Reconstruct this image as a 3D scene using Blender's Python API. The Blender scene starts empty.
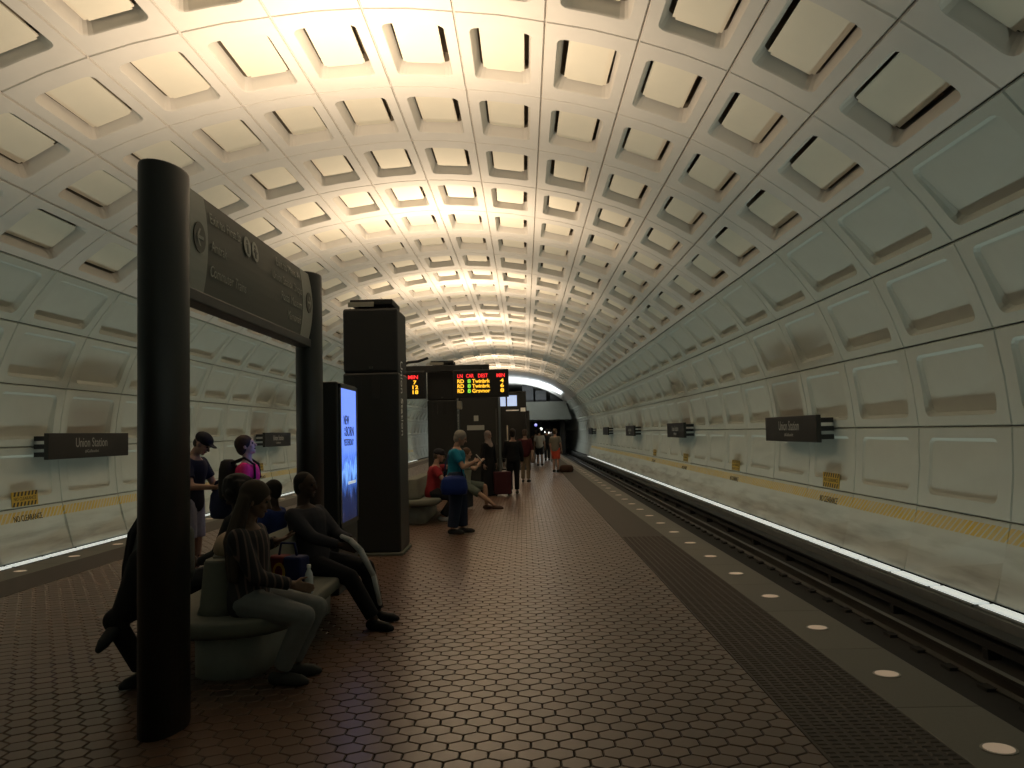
import bpy, bmesh, math, random
import numpy as np
from mathutils import Vector, Matrix
random.seed(7)
C = bpy.context.scene.collection
S = bpy.context.scene
PI = math.pi
XC = -2.045                                   # centre line of platform and vault

# ------------------------------------------------------------------ camera
cd = bpy.data.cameras.new('camera'); cam = bpy.data.objects.new('camera', cd); C.objects.link(cam)
cd.sensor_width = 36.0; cd.lens = 36.0 * 851 / 1024; cd.clip_start = 0.05; cd.clip_end = 400
Rw = Matrix(((0.9996256561, 0.0140772851, -0.0234601299),
             (0.0242177616, -0.0563091404, 0.9981196225),
             (0.0127297948, -0.9983141343, -0.0566289817)))      # world -> camera
cam.matrix_world = Matrix.Translation((0, 0, 1.6)) @ Rw.transposed().to_4x4()
# rows of Rw are camera axes in world space
cam.matrix_world = Matrix.Translation((0, 0, 1.6)) @ Matrix((Rw[0], Rw[1], Rw[2])).transposed().to_4x4()
S.camera = cam
# ------------------------------------------------------------------ world and exposure
w = bpy.data.worlds.new('world'); S.world = w; w.use_nodes = True
w.node_tree.nodes['Background'].inputs[0].default_value = (0.5, 0.5, 0.5, 1)
w.node_tree.nodes['Background'].inputs[1].default_value = 0.0
S.view_settings.view_transform = 'Standard'; S.view_settings.look = 'None'
S.view_settings.exposure = 0.0; S.view_settings.gamma = 1.0
S.view_settings.use_curve_mapping = False
S.cycles.use_denoising = True
S.cycles.max_bounces = 10; S.cycles.diffuse_bounces = 6; S.cycles.glossy_bounces = 3
S.cycles.sample_clamp_indirect = 4.0
# ------------------------------------------------------------------ large lights (uplights on the columns, wall troughs, added far-end fill)
UP_W, UP_COL = 335.0, (1.0, 0.78, 0.555)
TUBE_E, TUBE_COL = 0.5, (0.92, 1.0, 0.93)
TROUGH_W, TROUGH_COL = 420.0, (0.84, 1.0, 0.88)
COLUMN_Y = [11.8, 21.85, 32.3, 42.7, 53.1, 63.5, 73.9]
def area(name, loc, rot, sx, sy, power, col, spread=PI):
    l = bpy.data.lights.new(name, 'AREA'); l.shape = 'RECTANGLE'; l.size = sx; l.size_y = sy
    l.energy = power; l.color = col; l.spread = spread
    o = bpy.data.objects.new(name, l); o.location = loc; o.rotation_euler = rot; C.objects.link(o); return o
for y in COLUMN_Y:
    area('uplight', (XC - 0.1, y - 0.3, 3.58), (PI, 0, 0), 0.55, 0.4, UP_W, UP_COL, math.radians(150))
for sg in (1, -1):
    area('trough_light', (XC + sg * 7.78, 33, -0.725), (0, PI - sg * math.radians(18), 0), 0.2, 92, TROUGH_W, TROUGH_COL, math.radians(125))
area('added_vault_fill', (-0.5, 93, 5.3), (PI, 0, 0), 7, 12, 700, (0.85, 0.95, 1.0))  # added floating light with no fixture, whitens the vault ahead of the mezzanine
area('added_far_fill', (2.5, 90, 5.5), (PI, 0, 0), 3, 6, 260, (0.8, 0.9, 1.0))  # another added light without a fixture, cool fill for the far end

# ------------------------------------------------------------------ helpers
class MB:
    def __init__(s): s.v = []; s.f = []; s.m = []; s.s = []
    def add(s, vs, fs, mi=0, smooth=False):
        b = len(s.v); s.v += [tuple(p) for p in vs]
        for f in fs: s.f.append(tuple(b + i for i in f)); s.m.append(mi); s.s.append(smooth)
    def box(s, x0, x1, y0, y1, z0, z1, mi=0, bev=0.0, M=None):
        if bev <= 0:
            vs = [(x, y, z) for x in (x0, x1) for y in (y0, y1) for z in (z0, z1)]
            fs = [(0, 1, 3, 2), (4, 6, 7, 5), (0, 4, 5, 1), (2, 3, 7, 6), (0, 2, 6, 4), (1, 5, 7, 3)]
        else:
            bm = bmesh.new(); bmesh.ops.create_cube(bm, size=1)
            for v in bm.verts: v.co = Vector(((x0 + x1) / 2 + v.co.x * (x1 - x0), (y0 + y1) / 2 + v.co.y * (y1 - y0), (z0 + z1) / 2 + v.co.z * (z1 - z0)))
            bmesh.ops.bevel(bm, geom=bm.edges[:], offset=bev, segments=2, affect='EDGES', profile=0.5)
            bm.verts.index_update(); vs = [tuple(v.co) for v in bm.verts]; fs = [tuple(v.index for v in f.verts) for f in bm.faces]; bm.free()
        if M is not None: vs = [tuple(M @ Vector(p)) for p in vs]
        s.add(vs, fs, mi)
    def loft(s, rings, mi=0, cap=True, smooth=True, close=True):
        n = len(rings[0]); vs = [p for r in rings for p in r]; fs = []
        for i in range(len(rings) - 1):
            for j in range(n if close else n - 1):
                k = (j + 1) % n; fs.append((i * n + j, i * n + k, (i + 1) * n + k, (i + 1) * n + j))
        s.add(vs, fs, mi, smooth)
        if cap:
            b = len(s.v) - len(vs)
            s.f.append(tuple(b + j for j in reversed(range(n)))); s.m.append(mi); s.s.append(False)
            s.f.append(tuple(b + (len(rings) - 1) * n + j for j in range(n))); s.m.append(mi); s.s.append(False)
    def tube(s, pts, rad, n=8, mi=0, cap=True):
        pts = [Vector(p) for p in pts]
        if not hasattr(rad, '__len__'): rad = [rad] * len(pts)
        rings = []; ref = None
        for i, p in enumerate(pts):
            t = (pts[min(i + 1, len(pts) - 1)] - pts[max(i - 1, 0)]).normalized()
            if ref is None: ref = Vector((0, 0, 1)) if abs(t.z) < 0.9 else Vector((1, 0, 0))
            a = t.cross(ref).normalized(); b = t.cross(a).normalized()
            rings.append([p + (a * math.cos(2 * PI * k / n) + b * math.sin(2 * PI * k / n)) * rad[i] for k in range(n)])
            ref = -b if b.dot(ref) < 0 else b
        s.loft(rings, mi, cap)
    def ball(s, c, r, n=10, m=7, mi=0, M=None):
        if not hasattr(r, '__len__'): r = (r, r, r)
        c = Vector(c); vs = []; fs = []
        for i in range(m + 1):
            th = PI * i / m
            for j in range(n):
                ph = 2 * PI * j / n
                p = Vector((r[0] * math.sin(th) * math.cos(ph), r[1] * math.sin(th) * math.sin(ph), r[2] * math.cos(th)))
                if M is not None: p = M @ p
                vs.append(tuple(c + p))
        for i in range(m):
            for j in range(n):
                k = (j + 1) % n
                if i == 0: fs.append((j, n + j, n + k))
                elif i == m - 1: fs.append((i * n + j, (i + 1) * n + j, i * n + k))
                else: fs.append((i * n + j, (i + 1) * n + j, (i + 1) * n + k, i * n + k))
        s.add(vs, fs, mi, True)
    def prism(s, poly, z0, z1, mi=0):
        s.loft([[(x, y, z0) for x, y in poly], [(x, y, z1) for x, y in poly]], mi, True, False)
    def mesh(s, name, mats):
        me = bpy.data.meshes.new(name); me.from_pydata(s.v, [], s.f)
        for m in (mats if isinstance(mats, (list, tuple)) else [mats]): me.materials.append(m)
        me.polygons.foreach_set('material_index', s.m); me.polygons.foreach_set('use_smooth', s.s); me.update()
        return me
    def obj(s, name, mats, parent=None):
        return link(name, s.mesh(name, mats), parent)
def link(name, me, parent=None):
    o = bpy.data.objects.new(name, me); C.objects.link(o)
    if parent is not None: o.parent = parent
    return o
def tag(o, label=None, cat=None, group=None, kind=None):
    if label: o['label'] = label
    if cat: o['category'] = cat
    if group: o['group'] = group
    if kind: o['kind'] = kind
    return o
def thing(name, label, cat, loc=(0, 0, 0), rz=0.0, group=None):
    o = bpy.data.objects.new(name, None); o.empty_display_size = 0.1; C.objects.link(o)
    o.location = loc; o.rotation_euler = (0, 0, rz); return tag(o, label, cat, group)
def struct(name, parent=None):
    o = bpy.data.objects.new(name, None); C.objects.link(o); o['kind'] = 'structure'; return o

def mat(name, col, rough=0.6, var=0.0, scale=8.0, metal=0.0, spec=0.5, emit=None, estr=0.0, bump=0.0, island=0.0, coords='Object'):
    m = bpy.data.materials.new(name); m.use_nodes = True; nt = m.node_tree; b = nt.nodes['Principled BSDF']
    b.inputs['Base Color'].default_value = (*col, 1); b.inputs['Roughness'].default_value = rough
    b.inputs['Metallic'].default_value = metal; b.inputs['Specular IOR Level'].default_value = spec
    if emit: b.inputs['Emission Color'].default_value = (*emit, 1); b.inputs['Emission Strength'].default_value = estr
    if var or bump or island:
        tc = nt.nodes.new('ShaderNodeTexCoord'); nz = nt.nodes.new('ShaderNodeTexNoise'); nz.inputs['Scale'].default_value = scale; nz.inputs['Detail'].default_value = 4
        nt.links.new(tc.outputs[coords], nz.inputs['Vector'])
        mr = nt.nodes.new('ShaderNodeMapRange'); mr.inputs[3].default_value = 1 - var; mr.inputs[4].default_value = 1 + var
        nt.links.new(nz.outputs[0], mr.inputs[0]); fac = mr.outputs[0]
        if island:
            g = nt.nodes.new('ShaderNodeNewGeometry'); r2 = nt.nodes.new('ShaderNodeMapRange'); r2.inputs[3].default_value = 1 - island; r2.inputs[4].default_value = 1 + island
            oi = nt.nodes.new('ShaderNodeObjectInfo'); ad = nt.nodes.new('ShaderNodeMath'); ad.operation = 'ADD'
            nt.links.new(g.outputs['Random Per Island'], ad.inputs[0]); nt.links.new(oi.outputs['Random'], ad.inputs[1])
            fr = nt.nodes.new('ShaderNodeMath'); fr.operation = 'FRACT'; nt.links.new(ad.outputs[0], fr.inputs[0])
            nt.links.new(fr.outputs[0], r2.inputs[0])
            mu = nt.nodes.new('ShaderNodeMath'); mu.operation = 'MULTIPLY'; nt.links.new(fac, mu.inputs[0]); nt.links.new(r2.outputs[0], mu.inputs[1]); fac = mu.outputs[0]
        mx = nt.nodes.new('ShaderNodeVectorMath'); mx.operation = 'SCALE'; mx.inputs[0].default_value = col; nt.links.new(fac, mx.inputs['Scale'])
        nt.links.new(mx.outputs[0], b.inputs['Base Color'])
        if bump:
            bp = nt.nodes.new('ShaderNodeBump'); bp.inputs['Strength'].default_value = bump; bp.inputs['Distance'].default_value = 0.01
            nt.links.new(nz.outputs[0], bp.inputs['Height']); nt.links.new(bp.outputs[0], b.inputs['Normal'])
    return m

M = {}
M['concrete'] = mat('painted_concrete', (0.62, 0.585, 0.53), 0.75, 0.06, 2.5, bump=0.05)
M['panel'] = mat('acoustic_board', (0.73, 0.675, 0.55), 0.8, 0.05, 3.0)
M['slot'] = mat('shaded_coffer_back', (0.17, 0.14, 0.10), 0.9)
M['dark'] = mat('bronze_black_metal', (0.0125, 0.012, 0.0105), 0.45, 0.15, 3.0)
M['black'] = mat('matte_black', (0.010, 0.010, 0.010), 0.6)
M['grout'] = mat('grout', (0.022, 0.015, 0.011), 0.9)
M['tile'] = mat('red_clay_tile', (0.108, 0.060, 0.038), 0.30, 0.12, 25.0, island=0.13, spec=0.5)
M['tactile'] = mat('rough_brown_tile', (0.042, 0.031, 0.023), 0.7, 0.15, 30.0)
M['granite'] = mat('pale_granite', (0.115, 0.105, 0.085), 0.55, 0.18, 60.0, island=0.06)
M['lens'] = mat('frosted_lens', (0.75, 0.62, 0.5), 0.35, emit=(1.0, 0.72, 0.52), estr=0.12)
M['ring'] = mat('lamp_ring', (0.3, 0.27, 0.22), 0.4, metal=0.6)
M['track'] = mat('dirty_track_bed', (0.010, 0.0095, 0.009), 0.9, 0.3, 5.0)
M['rail'] = mat('worn_rail', (0.09, 0.085, 0.075), 0.38, metal=0.8)
M['bench'] = mat('precast_bench_concrete', (0.12, 0.12, 0.095), 0.8, 0.12, 20.0, bump=0.1)
M['pedestal'] = mat('pale_pedestal_concrete', (0.30, 0.305, 0.275), 0.8, 0.12, 20.0)
M['mezz'] = mat('grey_green_concrete', (0.20, 0.21, 0.18), 0.8, 0.1, 2.0)
M['ledge'] = mat('ledge_concrete', (0.11, 0.115, 0.11), 0.8, 0.2, 6.0)
M['signface'] = mat('sign_brown_face', (0.10, 0.09, 0.068), 0.55)
M['signstrip'] = mat('sign_grey_strip', (0.30, 0.285, 0.235), 0.5)
M['signtext'] = mat('sign_faded_text', (0.36, 0.335, 0.275), 0.5)
M['white'] = mat('white_lettering', (0.92, 0.91, 0.87), 0.5)
M['nametext'] = mat('station_name_lettering', (0.38, 0.38, 0.35), 0.5)
M['tube'] = mat('fluorescent_lens', (0.8, 0.8, 0.8), 0.4, emit=TUBE_COL, estr=TUBE_E)
M['hazy'] = mat('hazard_yellow', (0.42, 0.27, 0.03), 0.6, 0.25, 12.0)
M['ink'] = mat('black_ink', (0.02, 0.017, 0.012), 0.6)

# ------------------------------------------------------------------ vault cells
SEC = [(8.0, -.72), (8.26, .29), (8.35, 1.53), (8.18, 2.80), (7.72, 3.95), (6.96, 4.94), (5.96, 5.70), (4.88, 6.32), (3.70, 6.77), (2.46, 7.07), (1.235, 7.25), (0, 7.33)]
SEC = SEC + [(-x, z) for x, z in SEC[-2::-1]]            # right foot ... crown ... left foot
PIT, CH = 2.6, 1.25
def rrect(hx, hy, r, n=3, cy=0.0):
    pts = []
    for sx, sy, a0 in ((1, 1, 0), (-1, 1, PI / 2), (-1, -1, PI), (1, -1, 3 * PI / 2)):
        for k in range(n + 1):
            a = a0 + PI / 2 * k / n; pts.append((sx * (hx - r) + r * math.cos(a), sy * (hy - r) + r * math.sin(a) + cy))
        if (sx, sy) in ((1, 1), (-1, -1)):
            pass
    out = []
    for i in range(4):                                   # extra midpoints on every side so the cell can follow the curve
        seg = pts[i * (n + 1):(i + 1) * (n + 1)]; out += seg
        nx = pts[((i + 1) * (n + 1)) % len(pts)]; out.append(((seg[-1][0] + nx[0]) / 2, (seg[-1][1] + nx[1]) / 2))
    return out
def cell_mesh(name, rings, capz, mats, R=8.0, mi=None):
    mb = MB(); bend = lambda v: CH * CH / (8 * R) - v * v / (2 * R)
    rr = []
    for (hx, hy, r, z, cy) in rings:
        rr.append([(x, y, bend(y) + (z(y) if callable(z) else z)) for x, y in rrect(hx, hy, r, 3, cy)])
    for i in range(len(rr) - 1):
        mb.loft([rr[i], rr[i + 1]], 0 if mi is None else mi[i], False, False)
    n = len(rr[-1]); b = len(mb.v) - n
    mb.f.append(tuple(b + j for j in range(n))); mb.m.append(0 if mi is None else mi[-1]); mb.s.append(False)
    return mb.mesh(name, mats)
E = 0.002
edge = [(1.3, .625, E, .038, 0), (1.3 - .009, .625 - .008, E, .038, 0), (1.3 - .022, .625 - .02, E, 0, 0)]
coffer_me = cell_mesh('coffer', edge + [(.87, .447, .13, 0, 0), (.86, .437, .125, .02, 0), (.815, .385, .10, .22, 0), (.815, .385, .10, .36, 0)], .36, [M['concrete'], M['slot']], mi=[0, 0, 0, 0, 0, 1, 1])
def panel_mesh():
    hx, hy, t, c = .775, .328, .03, .045
    poly = [(hx, -hy + c), (hx, hy - c), (hx - c, hy - c), (hx - c, hy), (-hx + c, hy), (-hx + c, hy - c), (-hx, hy - c), (-hx, -hy + c), (-hx + c, -hy + c), (-hx + c, -hy), (hx - c, -hy), (hx - c, -hy + c)]
    mb = MB(); mb.prism(poly, .175, .175 + t)
    return mb.mesh('acoustic_panel', M['panel'])
panel_me = panel_mesh()
def wall_cell(name, hx, hy, zt, zb, cy, mats):
    f = lambda y: zb + (zt - zb) * (y - (cy - hy)) / (2 * hy)
    return cell_mesh(name, edge + [(hx, hy, .14, 0, cy), (hx - .02, hy - .02, .12, lambda y: f(y) * .55, cy), (hx - .06, hy - .045, .10, f, cy)], 0, mats)

# wall paint: yellow hatched clearance band, soot, scuffs: by place along the wall (stays put when lamps move)
def wall_material(name, band=False, plume=False):
    m = mat(name, (0.455, 0.48, 0.43), 0.7, 0.07, 2.2, bump=0.05); nt = m.node_tree; b = nt.nodes['Principled BSDF']
    src = b.inputs['Base Color'].links[0].from_socket
    tc = nt.nodes.new('ShaderNodeTexCoord'); sp = nt.nodes.new('ShaderNodeSeparateXYZ'); nt.links.new(tc.outputs['Object'], sp.inputs[0])
    def math_(op, a, bb=None, clamp=False):
        n = nt.nodes.new('ShaderNodeMath'); n.operation = op; n.use_clamp = clamp
        for i, q in enumerate((a, bb)):
            if q is None: continue
            if isinstance(q, (int, float)): n.inputs[i].default_value = q
            else: nt.links.new(q, n.inputs[i])
        return n.outputs[0]
    def mix(f, c2, s):
        n = nt.nodes.new('ShaderNodeMix'); n.data_type = 'RGBA'; nt.links.new(f, n.inputs[0]); nt.links.new(s, n.inputs[6]); n.inputs[7].default_value = (*c2, 1); return n.outputs[2]
    nz = nt.nodes.new('ShaderNodeTexNoise'); nz.inputs['Scale'].default_value = 3; nz.inputs['Detail'].default_value = 6
    g = nt.nodes.new('ShaderNodeNewGeometry'); nt.links.new(g.outputs['Position'], nz.inputs['Vector'])
    if band:
        y, x = sp.outputs['Y'], sp.outputs['X']
        inb = math_('MULTIPLY', math_('GREATER_THAN', y, .30), math_('LESS_THAN', y, .54))
        hat = math_('GREATER_THAN', math_('FRACT', math_('ADD', math_('MULTIPLY', x, 7.0), math_('MULTIPLY', y, 6.0))), .28)
        wear = math_('ADD', math_('MULTIPLY', nz.outputs[0], .9), .30, True)
        fac = math_('MULTIPLY', math_('MULTIPLY', inb, hat), math_('MULTIPLY', wear, 1.0))
        src = mix(fac, (0.58, 0.38, 0.03), src)
        # grime streaks low on the wall
        n2 = nt.nodes.new('ShaderNodeTexNoise'); n2.inputs['Scale'].default_value = 1.0; n2.inputs['Detail'].default_value = 5
        mp = nt.nodes.new('ShaderNodeMapping'); mp.inputs['Scale'].default_value = (1, .45, 5); nt.links.new(g.outputs['Position'], mp.inputs[0]); nt.links.new(mp.outputs[0], n2.inputs['Vector'])
        src = mix(math_('MULTIPLY', math_('MULTIPLY', math_('SUBTRACT', n2.outputs[0], .46, True), 5.0, True), math_('MULTIPLY', math_('MULTIPLY', math_('SUBTRACT', .30, y, True), 3.0, True), .5)), (0.16, 0.14, 0.11), src)
    if plume:
        x = sp.outputs['X']; y = sp.outputs['Y']
        px = math_('SUBTRACT', 1.0, math_('POWER', math_('MULTIPLY', math_('ABSOLUTE', x), .86), 4.0), True)
        py = math_('MULTIPLY', math_('SUBTRACT', .66, y), 1.9, True)
        src = mix(math_('MULTIPLY', math_('MULTIPLY', px, py), .55), (0.23, 0.17, 0.12), src)
    nt.links.new(src, b.inputs['Base Color']); return m
M['wall'] = wall_material('wall_concrete')
M['wallband'] = wall_material('wall_concrete_with_yellow_band', band=True)
M['wallsoot'] = wall_material('wall_concrete_with_soot', plume=True)
wall_me = {4: wall_cell('wall_panel_high', 1.02, .47, .04, .13, 0, M['wall']), 3: wall_cell('wall_panel_mid', 1.02, .47, .05, .13, 0, M['wall']),
           2: wall_cell('wall_panel_sign', 1.02, .47, .05, .12, 0, M['wall']), 1: wall_cell('wall_panel_eye', .98, .44, .035, .03, .02, M['wall'])}
soot_me = wall_me[2].copy(); soot_me.materials[0] = M['wallsoot']
base_me = cell_mesh('wall_panel_base', edge, 0, M['wallband'], R=5.0)
def cell_matrix(k, n):
    (x0, z0), (x1, z1) = SEC[k], SEC[k + 1]
    y = 13.7 + (n + .5) * PIT
    if k < 11: t = Vector((x1 - x0, 0, z1 - z0)); ux = Vector((0, 1, 0))
    else: t = Vector((x0 - x1, 0, z0 - z1)); ux = Vector((0, -1, 0))
    L = t.length; t.normalize(); nrm = ux.cross(t)
    c = Vector((XC + (x0 + x1) / 2, y, (z0 + z1) / 2))
    m = Matrix((ux, t * (L / CH), nrm)).transposed().to_4x4(); m.translation = c; return m
def joined(name, items, mats, parent):
    vs, fs, mi = [], [], []; b = 0
    for me, mw in items:
        co = np.empty(len(me.vertices) * 3); me.vertices.foreach_get('co', co); co = co.reshape(-1, 3)
        A = np.array(mw); vs.append(co @ A[:3, :3].T + A[:3, 3])
        for p in me.polygons: fs.append([b + i for i in p.vertices]); mi.append(p.material_index)
        b += len(co)
    me = bpy.data.meshes.new(name); me.from_pydata(np.concatenate(vs).tolist(), [], fs)
    for m in mats: me.materials.append(m)
    me.polygons.foreach_set('material_index', mi); me.polygons.foreach_set('use_smooth', [False] * len(fs)); me.update()
    o = link(name, me, parent); o['kind'] = 'stuff'; return o
ceiling = struct('ceiling'); wall_right = struct('wall_right'); wall_left = struct('wall_left')
SIGN_R = [18.95 + 14.2 * i for i in range(5)]; SIGN_L = [19.5 + 14.9 * i for i in range(4)]
N0, N1 = -4, 24
rest = []; restp = []
for n in range(-10, N1 + 1):
    for k in range(5, 17):
        mw = cell_matrix(k, n)
        if N0 <= n <= 20:
            o = link('coffer', coffer_me, ceiling); o.matrix_world = mw
            p = link('acoustic_panel', panel_me, o)
            p.location = (random.uniform(-.03, .03), random.uniform(-.025, .025), random.uniform(-.01, .03)); p.rotation_euler = (0, 0, random.uniform(-.012, .012))
        else: rest.append((coffer_me, mw)); rest.append((panel_me, mw))
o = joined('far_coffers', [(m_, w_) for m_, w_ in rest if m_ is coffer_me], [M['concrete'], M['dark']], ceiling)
o = joined('far_acoustic_panels', [(m_, w_) for m_, w_ in rest if m_ is panel_me], [M['panel']], ceiling)
for side, root, ks, signs in (('r', wall_right, range(0, 5), SIGN_R), ('l', wall_left, range(21, 16, -1), SIGN_L)):
    rest = []
    for n in range(-10, 45):
        yc = 13.7 + (n + .5) * PIT
        for i, k in enumerate(ks):
            me = base_me if i == 0 else wall_me[i]
            if i == 2 and any(abs(yc - s) < 1.31 for s in signs): me = soot_me
            mw = cell_matrix(k, n)
            if N0 <= n <= N1: o = link('wall_panel', me, root); o.matrix_world = mw
            else: rest.append((me, mw))
    by = {}
    for me, mw in rest: by.setdefault(me.materials[0].name, []).append((me, mw))
    for mn, it in by.items(): joined('outlying_wall_panels', it, [bpy.data.materials[mn]], root)
# closing shell behind the cells, the plain vault beyond the mezzanine arch, and end walls
def arc_shell(name, off, y0, y1, m, parent=None, thick=None):
    mb = MB(); P = [(XC + x * (1 + off / 8.35), z + (off * .9 if z > 1 else 0) * max(0, min(1, (z - 1) / 5))) for x, z in SEC]
    if thick is None: mb.loft([[(x, y0, z) for x, z in P], [(x, y1, z) for x, z in P]], 0, False, True, False)
    else:
        Q = [(XC + (x - XC) * (1 - thick / 8), 1 + (z - 1) * (1 - thick / 6.4)) for x, z in P]
        n = len(P)
        vs = [(x, y0, z) for x, z in P] + [(x, y0, z) for x, z in Q] + [(x, y1, z) for x, z in P] + [(x, y1, z) for x, z in Q]
        fs = []
        for i in range(n - 1): fs += [(i, i + 1, n + i + 1, n + i), (n + i, n + i + 1, 3 * n + i + 1, 3 * n + i), (2 * n + i, 3 * n + i, 3 * n + i + 1, 2 * n + i + 1)]
        mb.add(vs, fs)
    return mb.obj(name, m, parent)
arc_shell('vault_shell', .55, -12.3, 130, M['dark'], ceiling)
FULL = SEC; SEC = FULL[5:18]; arc_shell('far_vault', 0.0, 78.7, 130, M['concrete'], ceiling); SEC = FULL
0 and arc_shell('arch_rib', 0.05, 78.7, 79.3, M['concrete'], ceiling, thick=.10)
def endwall(name, y, m):
    o = struct(name); mb = MB(); mb.add([(XC + x * 1.1, y, -1.3 if abs(x) > 7.9 and z < 0 else z * 1.12) for x, z in SEC], [tuple(range(len(SEC)))]); mb.obj('wall_surface', m, o); return o
endwall('wall_back', -12.3, M['wall']); endwall('wall_far', 130, M['dark'])

# ------------------------------------------------------------------ floor
floor = struct('floor')
W = 0.1429; RP = W * math.sqrt(3) / 2; SD = W / math.sqrt(3)
HX0, HX1 = XC - 3.46, XC + 3.46
def hexpts(r): return [(r * math.sin(PI / 3 * k), r * math.cos(PI / 3 * k)) for k in range(6)]
GAP = .0045
top, mid = hexpts(SD - GAP / .866 - .004), hexpts(SD - GAP / .866)
mb = MB(); mb.add([(x, y, 0) for x, y in top] + [(x, y, -.004) for x, y in mid] + [(x, y, -.012) for x, y in mid], [(5, 4, 3, 2, 1, 0)] + [(i, (i + 1) % 6, 6 + (i + 1) % 6, 6 + i) for i in range(6)] + [(6 + i, 6 + (i + 1) % 6, 12 + (i + 1) % 6, 12 + i) for i in range(6)])
tile_me = mb.mesh('tile', M['tile'])
centres = []
for r in range(int((-3) / RP), int(62 / RP)):
    y = r * RP; x = HX0 - W + (W / 2 if r % 2 else 0)
    while x < HX1 + W / 2:
        if HX0 - W * .3 < x < HX1 + W * .3: centres.append((x, y))
        x += W
def in_view(x, y): return y > 3.9 and x / y > -.62 and x / y < .60 and not (abs(x - XC) < .75 and y < 8.3)
near = sorted([c for c in centres if in_view(*c) and HX0 + W < c[0] < HX1 - W], key=lambda c: c[0] ** 2 + c[1] ** 2)[:300]
ns = set(near)
for x, y in near:
    o = link('tile', tile_me, floor); o.location = (x, y, random.uniform(-.0012, .0006)); o.rotation_euler = (random.uniform(-.006, .006), random.uniform(-.006, .006), 0)
oth = np.array([c for c in centres if c not in ns])
base = np.array(mb.v); nf = len(mb.f)
rz = np.random.RandomState(3).uniform(-.0015, .0005, len(oth))
V = base[None, :, :] + np.concatenate([oth, rz[:, None]], 1)[:, None, :]
V[:, :, 0] = np.clip(V[:, :, 0], HX0 + .003, HX1 - .003); V = V.reshape(-1, 3)
me = bpy.data.meshes.new('tiles_beyond'); nb = len(base)
li, ls, lt = [], [], []; c = 0
for f in mb.f: li += list(f); ls.append(c); lt.append(len(f)); c += len(f)
li = (np.array(li)[None] + (np.arange(len(oth)) * nb)[:, None]).ravel(); ls = (np.array(ls)[None] + (np.arange(len(oth)) * c)[:, None]).ravel(); lt = np.tile(np.array(lt), len(oth))
me.vertices.add(len(V)); me.vertices.foreach_set('co', V.ravel()); me.loops.add(len(li)); me.loops.foreach_set('vertex_index', li)
me.polygons.add(len(ls)); me.polygons.foreach_set('loop_start', ls); me.polygons.foreach_set('loop_total', lt); me.polygons.foreach_set('use_smooth', np.zeros(len(ls), bool)); me.update(calc_edges=True); me.validate(); me.materials.append(M['tile'])
o = link('tiles_beyond', me, floor); o['kind'] = 'stuff'
mb = MB(); mb.box(XC - 4.5, XC + 4.5, -12.3, 130, -.30, -.0085); mb.obj('grout_bed', M['grout'], floor)
mb = MB(); mb.box(HX0, HX1, 61.8, 130, -.0085, -.001); mb.obj('far_paving', M['tile'], floor)
# platform edges: rough tactile strip and granite slabs with edge lamps
for sgn, nm in ((1, 'trim_1'), (-1, 'trim_2')):
    tr = struct(nm)
    def xr(a, b): return (XC + sgn * a, XC + sgn * b) if sgn > 0 else (XC + sgn * b, XC + sgn * a)
    x0, x1 = xr(3.463, 4.100)
    mb = MB(); mb.box(x0, x1, -12.3, 130, -.0085, .001); mb.obj('rough_strip', M['tactile'], tr)
    mb = MB()
    if sgn > 0:
        for j in range(int(9.5 / .055)):
            for i in range(9):
                cx, cy = x0 + .04 + i * .07, 3.4 + j * .055
                mb.add([(cx - .026, cy - .016, .001), (cx + .026, cy - .016, .001), (cx + .026, cy + .016, .001), (cx - .026, cy + .016, .001), (cx - .02, cy - .01, .006), (cx + .02, cy - .01, .006), (cx + .02, cy + .01, .006), (cx - .02, cy + .01, .006)],
                       [(0, 1, 5, 4), (1, 2, 6, 5), (2, 3, 7, 6), (3, 0, 4, 7), (4, 5, 6, 7)])
        o = mb.obj('raised_ribs', M['tactile'], tr); o['kind'] = 'stuff'
    x0, x1 = xr(4.103, 4.575)
    mb = MB(); mb.box(x0, x1, -.645, .645, -.30, 0, bev=.006); slab_me = mb.mesh('edge_slab', M['granite'])
    mb = MB(); mb.prism([(.085 * math.cos(a * PI / 9), .085 * math.sin(a * PI / 9)) for a in range(18)], 0, .004, 0); mb.prism([(.072 * math.cos(a * PI / 9), .072 * math.sin(a * PI / 9)) for a in range(18)], .003, .0065, 1)
    lamp_me = mb.mesh('edge_lamp', [M['ring'], M['lens']])
    j = -9
    while 4.28 + 1.288 * j < 129:
        y = 4.28 + 1.288 * j
        s = link('edge_slab', slab_me, tr); s.location = (0, y, 0); s.scale = (1, .9975, 1)
        q = link('edge_lamp', lamp_me, s); q.location = (XC + sgn * 4.325, 0, 0); j += 1
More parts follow.
